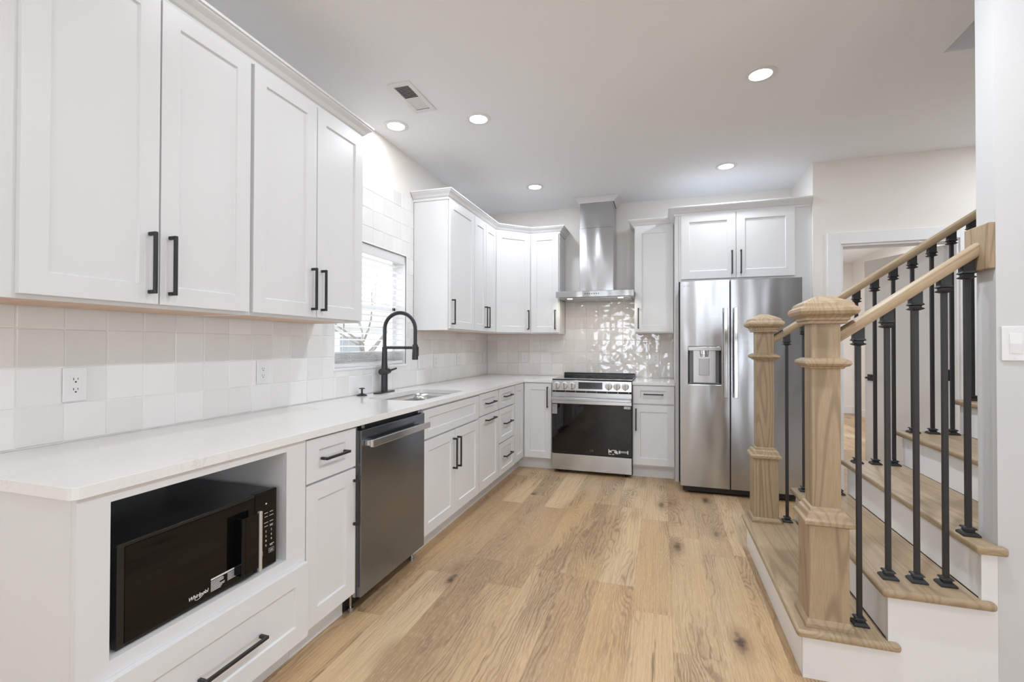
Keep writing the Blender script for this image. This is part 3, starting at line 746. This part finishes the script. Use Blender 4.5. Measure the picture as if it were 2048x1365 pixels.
build('slot_bars', bars, M_STEEL, t)
od = build('oven_door', MB().box(.0, RW, .0, .0445, .194, .785), M_DARK, t, bevel=.002)
build('upper_band', MB().box(.0, RW, -.003, -.0002, .676, .785), M_STEEL, od, bevel=.001)
build('door_glass', MB().box(.002, RW - .002, -.003, -.0002, .200, .6755), M_GLASSBLK, od, bevel=.001)
build('handle', MB().box(.0, RW, -.058, -.042, .712, .740).box(.02, .06, -.042, -.0032, .716, .736).box(RW - .06, RW - .02, -.042, -.0032, .716, .736), M_STEEL, od, bevel=.004)
lb = MB().box(.004, .052, -.0036, -.0031, .574, .668, 0)
for r_ in range(9): lb.box(.007, .047, -.0040, -.0037, .583 + r_ * .009, .586 + r_ * .009, 1)
lb.box(.005, .024, -.0041, -.0037, .650, .664, 2).box(.005, .015, -.0041, -.0037, .604, .622, 2)
build('rating_label', lb, [mat('grey_label', (.42, .42, .42), .5), M_GREYPRINT, M_REDPRINT], od)
build('corner_label', MB().box(.688, .748, -.0036, -.0031, .645, .668, 0).box(.697, .701, -.004, -.0037, .653, .661, 1).box(.714, .722, -.004, -.0037, .652, .662, 1).box(.733, .741, -.004, -.0037, .652, .662, 1), [M_PRINT, M_GREYPRINT], od)
wl_ = MB()
for (a, b, c, d) in ((.545, .552, .222, .262), (.552, .575, .232, .250), (.575, .62, .250, .256), (.58, .60, .212, .218), (.60, .63, .228, .246), (.612, .636, .220, .226), (.64, .655, .226, .250), (.655, .715, .234, .238), (.655, .715, .244, .248), (.718, .728, .224, .256), (.548, .57, .212, .217), (.645, .65, .253, .258)):
    wl_.box(a, b, -.0036, -.0031, c, d)
build('feature_label', wl_, M_PRINT, od)
text_mesh('logo', 'LG', .028, M_GREYPRINT, od, (RW / 2 + .01, -.0032, .235), FRONT)
build('drawer', MB().box(.0, RW, -.002, .0445, .034, .188), M_STEEL, t, bevel=.002)
feet(t, [(.05, .06), (RW - .05, .06), (.05, .6), (RW - .05, .6)], [(.016, 0), (.016, .03)], M_DARK)

# ------------------------------------------------------------------ range hood
t = thing('range_hood', 'stainless chimney range hood with flat canopy above the range', 'range hood', (.932, 0, 0))
HW = .768
build('canopy', MB().box(.0, HW, -.505, -.002, 1.724, 1.786), M_HOOD, t, bevel=.003)
us = build('filter', MB().box(.03, HW - .03, -.48, -.02, 1.716, 1.7239), M_STEEL, t, bevel=.002)
for xx in (.13, HW - .13):
    build('hood_light', MB().lathe([(.026, 1.7135), (.026, 1.7159)], (xx, -.43, 0), 20), M_LEDW, us)
    l = area('hood_lamp', (xx, -.43, 1.712), (0, 0, 0), .05, .05, .6, (1, .9, .76), 'DISK'); l.parent = t
btn = MB()
for i in range(7): btn.lathe([(.005, -.5062), (.005, -.5052)], (.298 + i * .022, 0, 1.756), 10, axis='y')
build('buttons', btn, M_DARK, t)
ch = build('lower_chimney', MB().box(.206, .556, -.282, -.002, 1.7865, 2.466), M_HOOD, t, bevel=.002)
build('upper_chimney', MB().box(.2085, .5535, -.2795, -.002, 2.4665, 2.735), M_HOOD, t, bevel=.002)
hp = [(.0006, 2.728), (.006, 2.728), (.009, 2.738), (.022, 2.748), (.040, 2.762), (.045, 2.768), (.050, 2.770), (.050, 2.7805), (.0006, 2.7805)]
build('crown_molding', MB().sweep([(.206, -.002), (.206, -.282), (.556, -.282), (.556, -.002)], hp), M_CAB, t)['label'] = 'white painted crown collar'

# ------------------------------------------------------------------ refrigerator
t = thing('refrigerator', 'stainless side-by-side refrigerator with ice and water dispenser', 'refrigerator', (2.108, -.979, 0))
FW = .908
M_FSIDE = mat('grey_fridge_case', (.10, .10, .10), .45)
build('case', MB().box(.006, FW - .006, .060, .94, .05, 1.775), M_FSIDE, t, bevel=.004)
ld = build('freezer_door', MB().recess(.0, .380, .062, 1.783, .060, .318, .916, 1.232, .0, .055, .052, .012, 0, 1), [M_STEELF, mat('dispenser_dark', (.16, .16, .165), .35, metal=.6)], t, bevel=.004)
build('dispenser_header', MB().box(.062, .316, .001, .03, 1.200, 1.230), M_STEEL, ld, bevel=.001)
build('dispenser_back', MB().box(.102, .276, .012, .051, .930, 1.1995), M_STEEL, ld, bevel=.001)
build('paddle', MB().box(.147, .228, .004, .0118, .992, 1.140), mat('grey_paddle', (.45, .45, .45), .3, metal=.8), ld, bevel=.003)
build('spout', MB().lathe([(.042, 1.1995), (.042, 1.165), (.038, 1.160), (.038, 1.148)], (.188, .035, 0), 20), M_CHROME, ld, smooth=True)
build('drip_tray', MB().box(.066, .312, .006, .05, .9165, .928), M_FSIDE, ld)
for nm, x0, x1, dx in (('l', .338, .366, 0), ('r', .414, .442, 0)): pass
def fhandle(parent, x0, x1):
    b = MB().box(x0, x1, -.058, -.040, .815, 1.552)
    for zz in (.835, 1.53): b.box(x0 + .004, x1 - .004, -.040, -.0002, zz - .014, zz + .014)
    build('handle', b, M_CHROME, parent, bevel=.004)
fhandle(ld, .332, .360)
text_mesh('logo', 'LG', .022, M_BADGE, ld, (.060, -.0004, 1.742), FRONT)
lgr = MB().tube([(.030 + .0085 * math.cos(a), -.0006, 1.742 + .0085 * math.sin(a)) for a in [i * 2 * PI / 20 for i in range(21)]], .0009, 5)
lgr.tube([(.030, -.0006, 1.747), (.030, -.0006, 1.738), (.034, -.0006, 1.738)], .0008, 5)
build('logo_ring', lgr, M_BADGE, ld)
rd = build('refrigerator_door', MB().box(.388, FW, .0, .055, .062, 1.783), M_STEELF, t, bevel=.004)
fhandle(rd, .408, .436)
build('base_grille', MB().box(.02, FW - .02, .03, .06, .018, .06), M_DARK, t)
feet(t, [(.07, .10), (FW - .07, .10), (.07, .85), (FW - .07, .85)], [(.02, 0), (.02, .05)], M_DARK)

# ------------------------------------------------------------------ staircase
RISE, RUN, SX = .1887, .2675, 2.46
SYN, SYF = -3.182, -1.965
NT = 9
t = thing('staircase', 'oak-treaded staircase with white risers climbing to the right', 'staircase', (SX, (SYN + SYF) / 2, 0))
def sxp(i): return SX + RUN * i
def L_(x, y): return (x - SX, y - (SYN + SYF) / 2)
for i in range(NT):
    zt_ = RISE * (i + 1)
    x0, x1 = sxp(i) - .026, sxp(i + 1) + .002
    near = SYN - .030; far = SYF + .030
    if i < 2: poly = [(x0, near), (x1 + .030, near), (x1 + .030, SYN - .001), (x1, SYN + .001), (x1, far), (x0, far)]
    elif i == 2: poly = [(x0, near), (3.056, near), (3.056, SYN - .001), (3.0395, SYN - .001), (3.0395, -3.079), (x1, -3.079), (x1, far), (x0, far)]
    else: poly = [(x0, -3.079), (x1, -3.079), (x1, min(far, -2.0 if x1 > 4.2 else far)), (x0, far)]
    if i >= 6: poly = [(x0, -3.079), (x1, -3.079), (x1, -2.172), (x0, -2.172)]
    build('tread', MB().prism([L_(*p) for p in poly], 'z', zt_ - .029, zt_), OAK['y'], t, bevel=.0125, seg=4)
    yn, yf = (SYN + .018 if i < 3 else -3.079), (SYF - .018 if i < 6 else -2.172)
    a, b = L_(sxp(i), yn), L_(sxp(i) + .018, yf)
    build('riser', MB().box(a[0], b[0], a[1], b[1], RISE * i, zt_ - .0295), M_TRIM, t)
def step_poly(i0, i1, xend):
    pts = [(sxp(i0) - SX, 0)]
    for i in range(i0, i1):
        zz = RISE * (i + 1) - .0295
        pts.append((sxp(i) - SX, zz)); pts.append((min(sxp(i + 1), xend) - SX, zz))
        if sxp(i + 1) >= xend: break
    pts.append((pts[-1][0], 0)); return pts
build('skirt_near', MB().prism(step_poly(0, 3, 3.0395), 'y', SYN - L_(0, 0)[1] * 0 - (SYN + SYF) / 2, SYN + .0175 - (SYN + SYF) / 2), mat('white_skirt_paint', (.76, .76, .76), .6), t)
build('skirt_far', MB().prism(step_poly(0, 6, sxp(6)), 'y', SYF - .0175 - (SYN + SYF) / 2, SYF - (SYN + SYF) / 2), M_TRIM, t)

YN, YF = -3.105, -2.008          # centre lines of the two railings
def newel(parent, y):
    n = build('newel_post', MB().lathe([(.0475, .60), (.0475, 1.345)], (2.548, y, 0), square=True), OAK['z'], parent, bevel=.002)
    build('newel_box', MB().lathe([(.067, RISE + .0005), (.067, .572)], (2.548, y, 0), square=True), OAK['z'], n, bevel=.002)
    build('base_trim', MB().lathe([(.078, RISE + .0003), (.078, RISE + .014), (.072, RISE + .024), (.0672, RISE + .03)], (2.548, y, 0), square=True), OAK['y'], n, bevel=.001)
    build('box_cap', MB().lathe([(.070, .566), (.0815, .572), (.0815, .586), (.072, .593), (.066, .612), (.058, .618), (.0565, .630), (.048, .632)], (2.548, y, 0), square=True), OAK['y'], n, bevel=.0015)
    build('ring', MB().lathe([(.0478, 1.153), (.056, 1.154), (.060, 1.161), (.070, 1.165), (.0765, 1.173), (.075, 1.182), (.068, 1.187), (.058, 1.192), (.0478, 1.194)], (2.548, y, 0), square=True), OAK['y'], n, bevel=.001)
    build('cap', MB().lathe([(.0478, 1.322), (.066, 1.323), (.066, 1.334), (.072, 1.336), (.072, 1.345), (.080, 1.352), (.092, 1.358), (.0965, 1.370), (.094, 1.381), (.084, 1.388), (.080, 1.400), (.070, 1.406), (.066, 1.409), (.020, 1.431), (.001, 1.432)], (2.548, y, 0), square=True), OAK['y'], n, bevel=.0015)
    return n
def rail(parent, y, x0, z0, x1, z1, h=.050):
    # z0/z1 are the underside heights at x0/x1; local x runs along the rail
    ang_ = math.atan2(z1 - z0, x1 - x0); L = math.hypot(x1 - x0, z1 - z0); hh = h * math.cos(ang_)
    pf = [(-.024, 0), (.024, 0), (.028, .008), (.030, hh * .55), (.028, hh * .8), (.018, hh * .96), (0, hh), (-.018, hh * .96), (-.028, hh * .8), (-.030, hh * .55), (-.028, .008)]
    ta = math.tan(ang_); vs = []; k = len(pf)
    for xx in (0, L):
        for (yy, zz) in pf: vs.append((xx + zz * ta, yy, zz))      # plumb-cut ends
    fs = [(j, (j + 1) % k, k + (j + 1) % k, k + j) for j in range(k)] + [tuple(range(k))[::-1], tuple(range(k, 2 * k))]
    return build('handrail', MB().faces(vs, fs), OAK['x'], parent, loc=(x0, y, z0), rot=(0, -ang_, 0), smooth=True)
def baluster(parent, x, y, z0, ztop, slope):
    bt = .0079
    b = build('baluster', MB().box(x - bt, x + bt, y - bt, y + bt, z0 + .001, ztop - .002), M_IRON, parent, bevel=.001)
    build('shoe', MB().lathe([(.0255, z0 + .0003), (.0255, z0 + .006), (.020, z0 + .012), (.0135, z0 + .015), (.0135, z0 + .021), (.019, z0 + .024), (.016, z0 + .029), (.0082, z0 + .031)], (x, y, 0), square=True), M_IRON, b)
    # angled collar under the rail
    c = MB(); hw = .0165; k = hw * slope
    c.faces([(x - hw, y - hw, ztop - .034), (x + hw, y - hw, ztop - .034), (x + hw, y + hw, ztop - .034), (x - hw, y + hw, ztop - .034),
             (x - hw, y - hw, ztop - k), (x + hw, y - hw, ztop + k), (x + hw, y + hw, ztop + k), (x - hw, y + hw, ztop - k)],
            [(0, 1, 2, 3), (4, 5, 6, 7), (0, 1, 5, 4), (1, 2, 6, 5), (2, 3, 7, 6), (3, 0, 4, 7)])
    c.lathe([(.0082, ztop - .062), (.018, ztop - .058), (.021, ztop - .055), (.014, ztop - .050), (.014, ztop - .045), (.021, ztop - .041), (.018, ztop - .036), (.0165, ztop - .034)], (x, y, 0), square=True)
    build('collar', c, M_IRON, b)
rn = thing('stair_railing', 'near oak and black iron stair railing ending at the white wall', 'stair railing', (0, 0, 0))
newel(rn, YN)
nz0, nz1 = 1.250, 1.557; nx0_, nx1_ = 2.596, 3.022
rail(rn, YN, nx0_, nz0, nx1_, nz1)
sl = (nz1 - nz0) / (nx1_ - nx0_)
build('rosette', MB().box(3.0215, 3.0398, -3.182, -3.045, 1.505, 1.664), OAK['z'], rn, bevel=.003)
for x, k in ((2.668, 1), (2.760, 2), (2.848, 2), (2.934, 2), (3.020, 3)):
    z = nz0 + sl * (min(x, 3.0) - nx0_)
    baluster(rn, min(x, 3.0), YN + .004, RISE * k, z, sl)
rf = thing('stair_railing', 'far oak and black iron stair railing in front of the doorway', 'stair railing', (0, 0, 0))
newel(rf, YF)
fz0, fz1 = 1.252, 2.392; fx0, fx1 = 2.596, 4.249
rail(rf, YF, fx0, fz0, fx1, fz1)
sl = (fz1 - fz0) / (fx1 - fx0)
for i in range(17):
    x = 2.672 + .0893 * i
    k = int((x - SX + .026) / RUN) + 1
    if k > 6: continue
    baluster(rf, x, YF, RISE * k, fz0 + sl * (x - fx0), sl)

# ------------------------------------------------------------------ wall plates
def plate(label, loc, rz, cat, gangs, group=None, proto=None):
    w = .072 + .046 * (len(gangs) - 1); h = .117
    nm = 'electrical_outlet' if cat == 'outlet' else 'light_switch'
    t = thing(nm, label, cat, loc, rz, group)
    pl = build('cover_plate', MB().box(-w / 2, w / 2, -.006, -.0004, -h / 2, h / 2), M_PLASTIC, t, bevel=.0025)
    for i, k in enumerate(gangs):
        x = (i - (len(gangs) - 1) / 2) * .046
        if k == 'o':
            r = build('receptacle', MB().box(x - .0165, x + .0165, -.0075, -.0061, -.0335, .0335), M_PLASTIC, t, bevel=.0006)
            s_ = MB()
            for zz in (.0175, -.0175):
                s_.box(x - .0075, x - .0055, -.0082, -.0076, zz - .002, zz + .006).box(x + .0055, x + .0072, -.0082, -.0076, zz - .001, zz + .0055).lathe([(.0028, -.0082), (.0028, -.0076)], (x, 0, zz - .008), 10, axis='y')
            build('slots', s_, M_SLOT, r)
        else:
            build('rocker', MB().prism([(-.0061, -.0335), (-.0061, .0335), (-.0075, .0335), (-.0105, .0), (-.0075, -.0335)], 'x', x - .0165, x + .0165), M_PLASTIC, t, bevel=.0006)
        sc_ = MB()
        for zz in (.048, -.048): sc_.lathe([(.003, -.0072), (.003, -.006)], (x, 0, zz), 10, axis='y')
        build('screws', sc_, M_PLASTIC, t)
    return t
zo = 1.099
plate('white outlet on the tiles under the nearest wall cabinet, above the microwave', (.001, -4.095, zo), R90, 'outlet', 'o')
plate('white outlet on the tiles left of the sink window, above the dishwasher', (.001, -3.283, zo), R90, 'outlet', 'o')
plate('white two-gang switch plate right of the sink window behind the faucet head', (.001, -1.60, zo), R90, 'switch', 'rr')
plate('white outlet right of the sink window, next to the switch plate', (.001, -1.342, zo), R90, 'outlet', 'o')
plate('white outlet under the two-door wall cabinet, midway between window and corner', (.001, -.835, zo), R90, 'outlet', 'o')
plate('white blank-faced switch on the left wall tight to the tiled corner', (.001, -.122, zo), R90, 'switch', 'r')
plate('white outlet on the glossy tiles left of the range', (.458, -.001, zo + .008), 0, 'outlet', 'o')
plate('white outlet on the glossy tiles between range and refrigerator', (1.896, -.001, zo + .010), 0, 'outlet', 'o')
plate('white three-gang rocker switch plate on the white wall at the right edge', (3.052 + .082, -3.182, 1.2485), 0, 'switch', 'rrr')
o = build('plastic_cap', MB().box(-.030, .030, -.012, .012, .0003, .011).box(-.022, .022, -.009, .009, .011, .016), M_PLASTIC, loc=(1.895, -.075, .900), bevel=.003)
tag(o, 'small white plastic piece lying on the short countertop below the outlet', 'plastic piece')

# ------------------------------------------------------------------ ceiling fittings
def downlight(label, x, y, power, c=(.87, .94, 1.03)):
    t = thing('recessed_light', label, 'ceiling light', (x, y, H), 0, None)
    build('trim_ring', MB().lathe([(.086, -.0005), (.086, -.004), (.078, -.007), (.060, -.0045), (.060, -.0005)], n=40), M_PLASTIC, t, smooth=True)
    build('lens', MB().lathe([(.059, -.001), (.059, -.003), (.001, -.0032)], n=36), M_LED, t, smooth=True)
    l = area('lamp', (0, 0, -.0075), (0, 0, 0), .105, .105, power, c, 'DISK'); l.parent = t
    return t
PW = 6.0
downlight('round recessed light nearest the sink window wall', .178, -2.305, PW * .12, (.98, .97, 1.))
downlight('round recessed light beside the air vent', .770, -2.228, PW * 1.05)
downlight('largest round recessed light, above the stairs at upper right', 2.494, -2.241, PW * 1.5)
downlight('round recessed light in front of the refrigerator cabinet', 2.486, -.805, PW * .75)
downlight('round recessed light left of the range hood above the corner', .785, -.782, PW * .85)
downlight('added round recessed light beyond the stairs, hidden by the near wall', 4.6, -1.4, PW * 1.3)  # added out of sight to brighten the wall beyond the stairs
for x, w in ((.77, 'left'), (2.49, 'right')):  # extra rows outside the view, added to raise the room's light
    downlight('added unseen round recessed light nearer than the frame edge, %s one behind the vent row' % w, x, -3.68, PW * (.2 if x < 1 else 2.2))
    downlight('added unseen round recessed light over the viewer, %s one of its row' % w, x, -5.15, PW * (.2 if x < 1 else 1.3))
t = thing('ceiling_vent', 'white rectangular air register in the ceiling above the sink', 'vent', (.480, -2.606, H))
vw, vl = .077, .178
build('frame', MB().poly_holes([(-vw, -vl), (vw, -vl), (vw, vl), (-vw, vl)], [[(-.047, -.140), (-.047, .140), (.047, .140), (.047, -.140)]], -.006, -.0005), M_PLASTIC, t, bevel=.002)
build('duct_opening', MB().box(-.046, .046, -.139, .139, -.0015, -.0005), M_SLOT, t)
lo = MB()
for i in range(20):
    y = -.132 + i * .0139; s_ = -1 if i < 10 else 1
    lo.faces([(-.047, y - .004, -.0052), (.047, y - .004, -.0052), (.047, y - .0015, -.0052), (-.047, y - .0015, -.0052), (-.047, y - .004 + s_ * -.006, -.0018), (.047, y - .004 + s_ * -.006, -.0018), (.047, y - .0015 + s_ * -.006, -.0018), (-.047, y - .0015 + s_ * -.006, -.0018)],
             [(0, 1, 2, 3), (4, 5, 6, 7), (0, 1, 5, 4), (1, 2, 6, 5), (2, 3, 7, 6), (3, 0, 4, 7)])
build('louvers', lo, M_PLASTIC, t)
build('screw', MB().lathe([(.004, -.0075), (.004, -.006)], (0, .158, 0), 10).lathe([(.004, -.0075), (.004, -.006)], (0, -.158, 0), 10), M_CHROME, t)

# patio door, and windows added for their light, behind the camera
def plain_window(name, loc, rz, w, h, label, cat):
    t = thing(name, label, cat, loc, rz); t['kind'] = 'structure'; f = MB(); e = .06
    for a, b, c, d in ((-w / 2, -w / 2 + e, 0, h), (w / 2 - e, w / 2, 0, h), (-w / 2, w / 2, 0, e), (-w / 2, w / 2, h - e, h), (-e / 2, e / 2, 0, h)): f.box(a, b, -.04, .04, c, d)
    build('window_frame', f, M_TRIM, t)
    build('window_pane', MB().box(-w / 2 + .04, w / 2 - .04, -.004, .004, .04, h - .04), M_GLASS, t)
plain_window('window_2', (.95, -9.12, .75), 0, 1.6, 1.45, 'added white framed window in the rear wall', 'window')
plain_window('door_2', (3.625, -9.12, 0), 0, 1.35, 2.2, 'glazed patio door in the rear wall', 'door')
plain_window('window_3', (6.57, -6.2, .7), R90, 2.4, 1.6, 'added wide white framed window in the side wall', 'window')
# added unseen fill that brightens the walls of the far room
area('hall_fill', (4.3, 2.6, 2.70), (0, 0, 0), .5, .5, 30, (.86, .94, 1.05))

# ------------------------------------------------------------------ outside the kitchen window
gm = mat('pale_dry_grass', (.62, .62, .55), .9)
tag(build('ground', MB().box(-30, -.2, -20, 20, -.5, -.45), gm), 'pale lawn outside the kitchen window', 'ground', kind='structure')
hs_ = thing('house', 'pale neighbouring house seen through the blind of the sink window', 'house', (-14, 17.5, -.45), .9)
M_SIDE = mat('pale_siding', (.60, .61, .62), .8); gg = G(M_SIDE)
wv = gg.n('ShaderNodeTexWave', {'Vector': gg.obj(), 'Scale': 4.2}, wave_type='BANDS', bands_direction='Z', wave_profile='SAW').outputs['Fac']
gg.bump(wv, .6, .02)
build('wall', MB().box(-4, 4, -3, 3, 0, 2.6), M_SIDE, hs_)
build('roof', MB().prism([(-3.5, 2.6), (3.5, 2.6), (0, 4.0)], 'x', -4.4, 4.4), mat('pale_roof', (.42, .42, .43), .9), hs_)
for xx in (-2, 1.5): build('house_window', MB().box(xx, xx + 1.0, -3.04, -3.0, 1.0, 2.1), mat('house_glass', (.25, .27, .3), .2), hs_)
tr_ = thing('tree', 'bare branching tree seen through the blind of the sink window', 'tree', (-5.2, 5.0, -.45))
M_BARK = mat('grey_bark', (.22, .21, .20), .9); rt = random.Random(11)
def branch(mb, p, d, L, r, depth):
    pts = [p]; rs = [r]; q = Vector(p); dv = Vector(d).normalized()
    for i in range(4):
        dv = (dv + Vector((rt.uniform(-.22, .22), rt.uniform(-.22, .22), rt.uniform(-.05, .18)))).normalized()
        q = q + dv * L / 4; pts.append(tuple(q)); rs.append(r * (1 - .16 * (i + 1)))
    mb.tube(pts, rs, 6)
    if depth:
        for k in range(3 if depth > 1 else 4):
            i = rt.choice((2, 3, 4)); sd_ = Vector((rt.uniform(-1, 1), rt.uniform(-1, 1), rt.uniform(-.1, .9)))
            branch(mb, pts[i], dv * .5 + sd_ * .8, L * rt.uniform(.55, .8), rs[i] * .6, depth - 1)
tb = MB(); branch(tb, (0, 0, 0), (0, 0, 1), 1.9, .07, 0); build('trunk', tb, M_BARK, tr_)
top = tb.v[-1]; cb = MB()
for k in range(6): branch(cb, (0, 0, 1.3 + .1 * k), (math.cos(k * 1.1), math.sin(k * 1.1), .7), 1.7, .03, 3)
build('branches', cb, M_BARK, tr_)
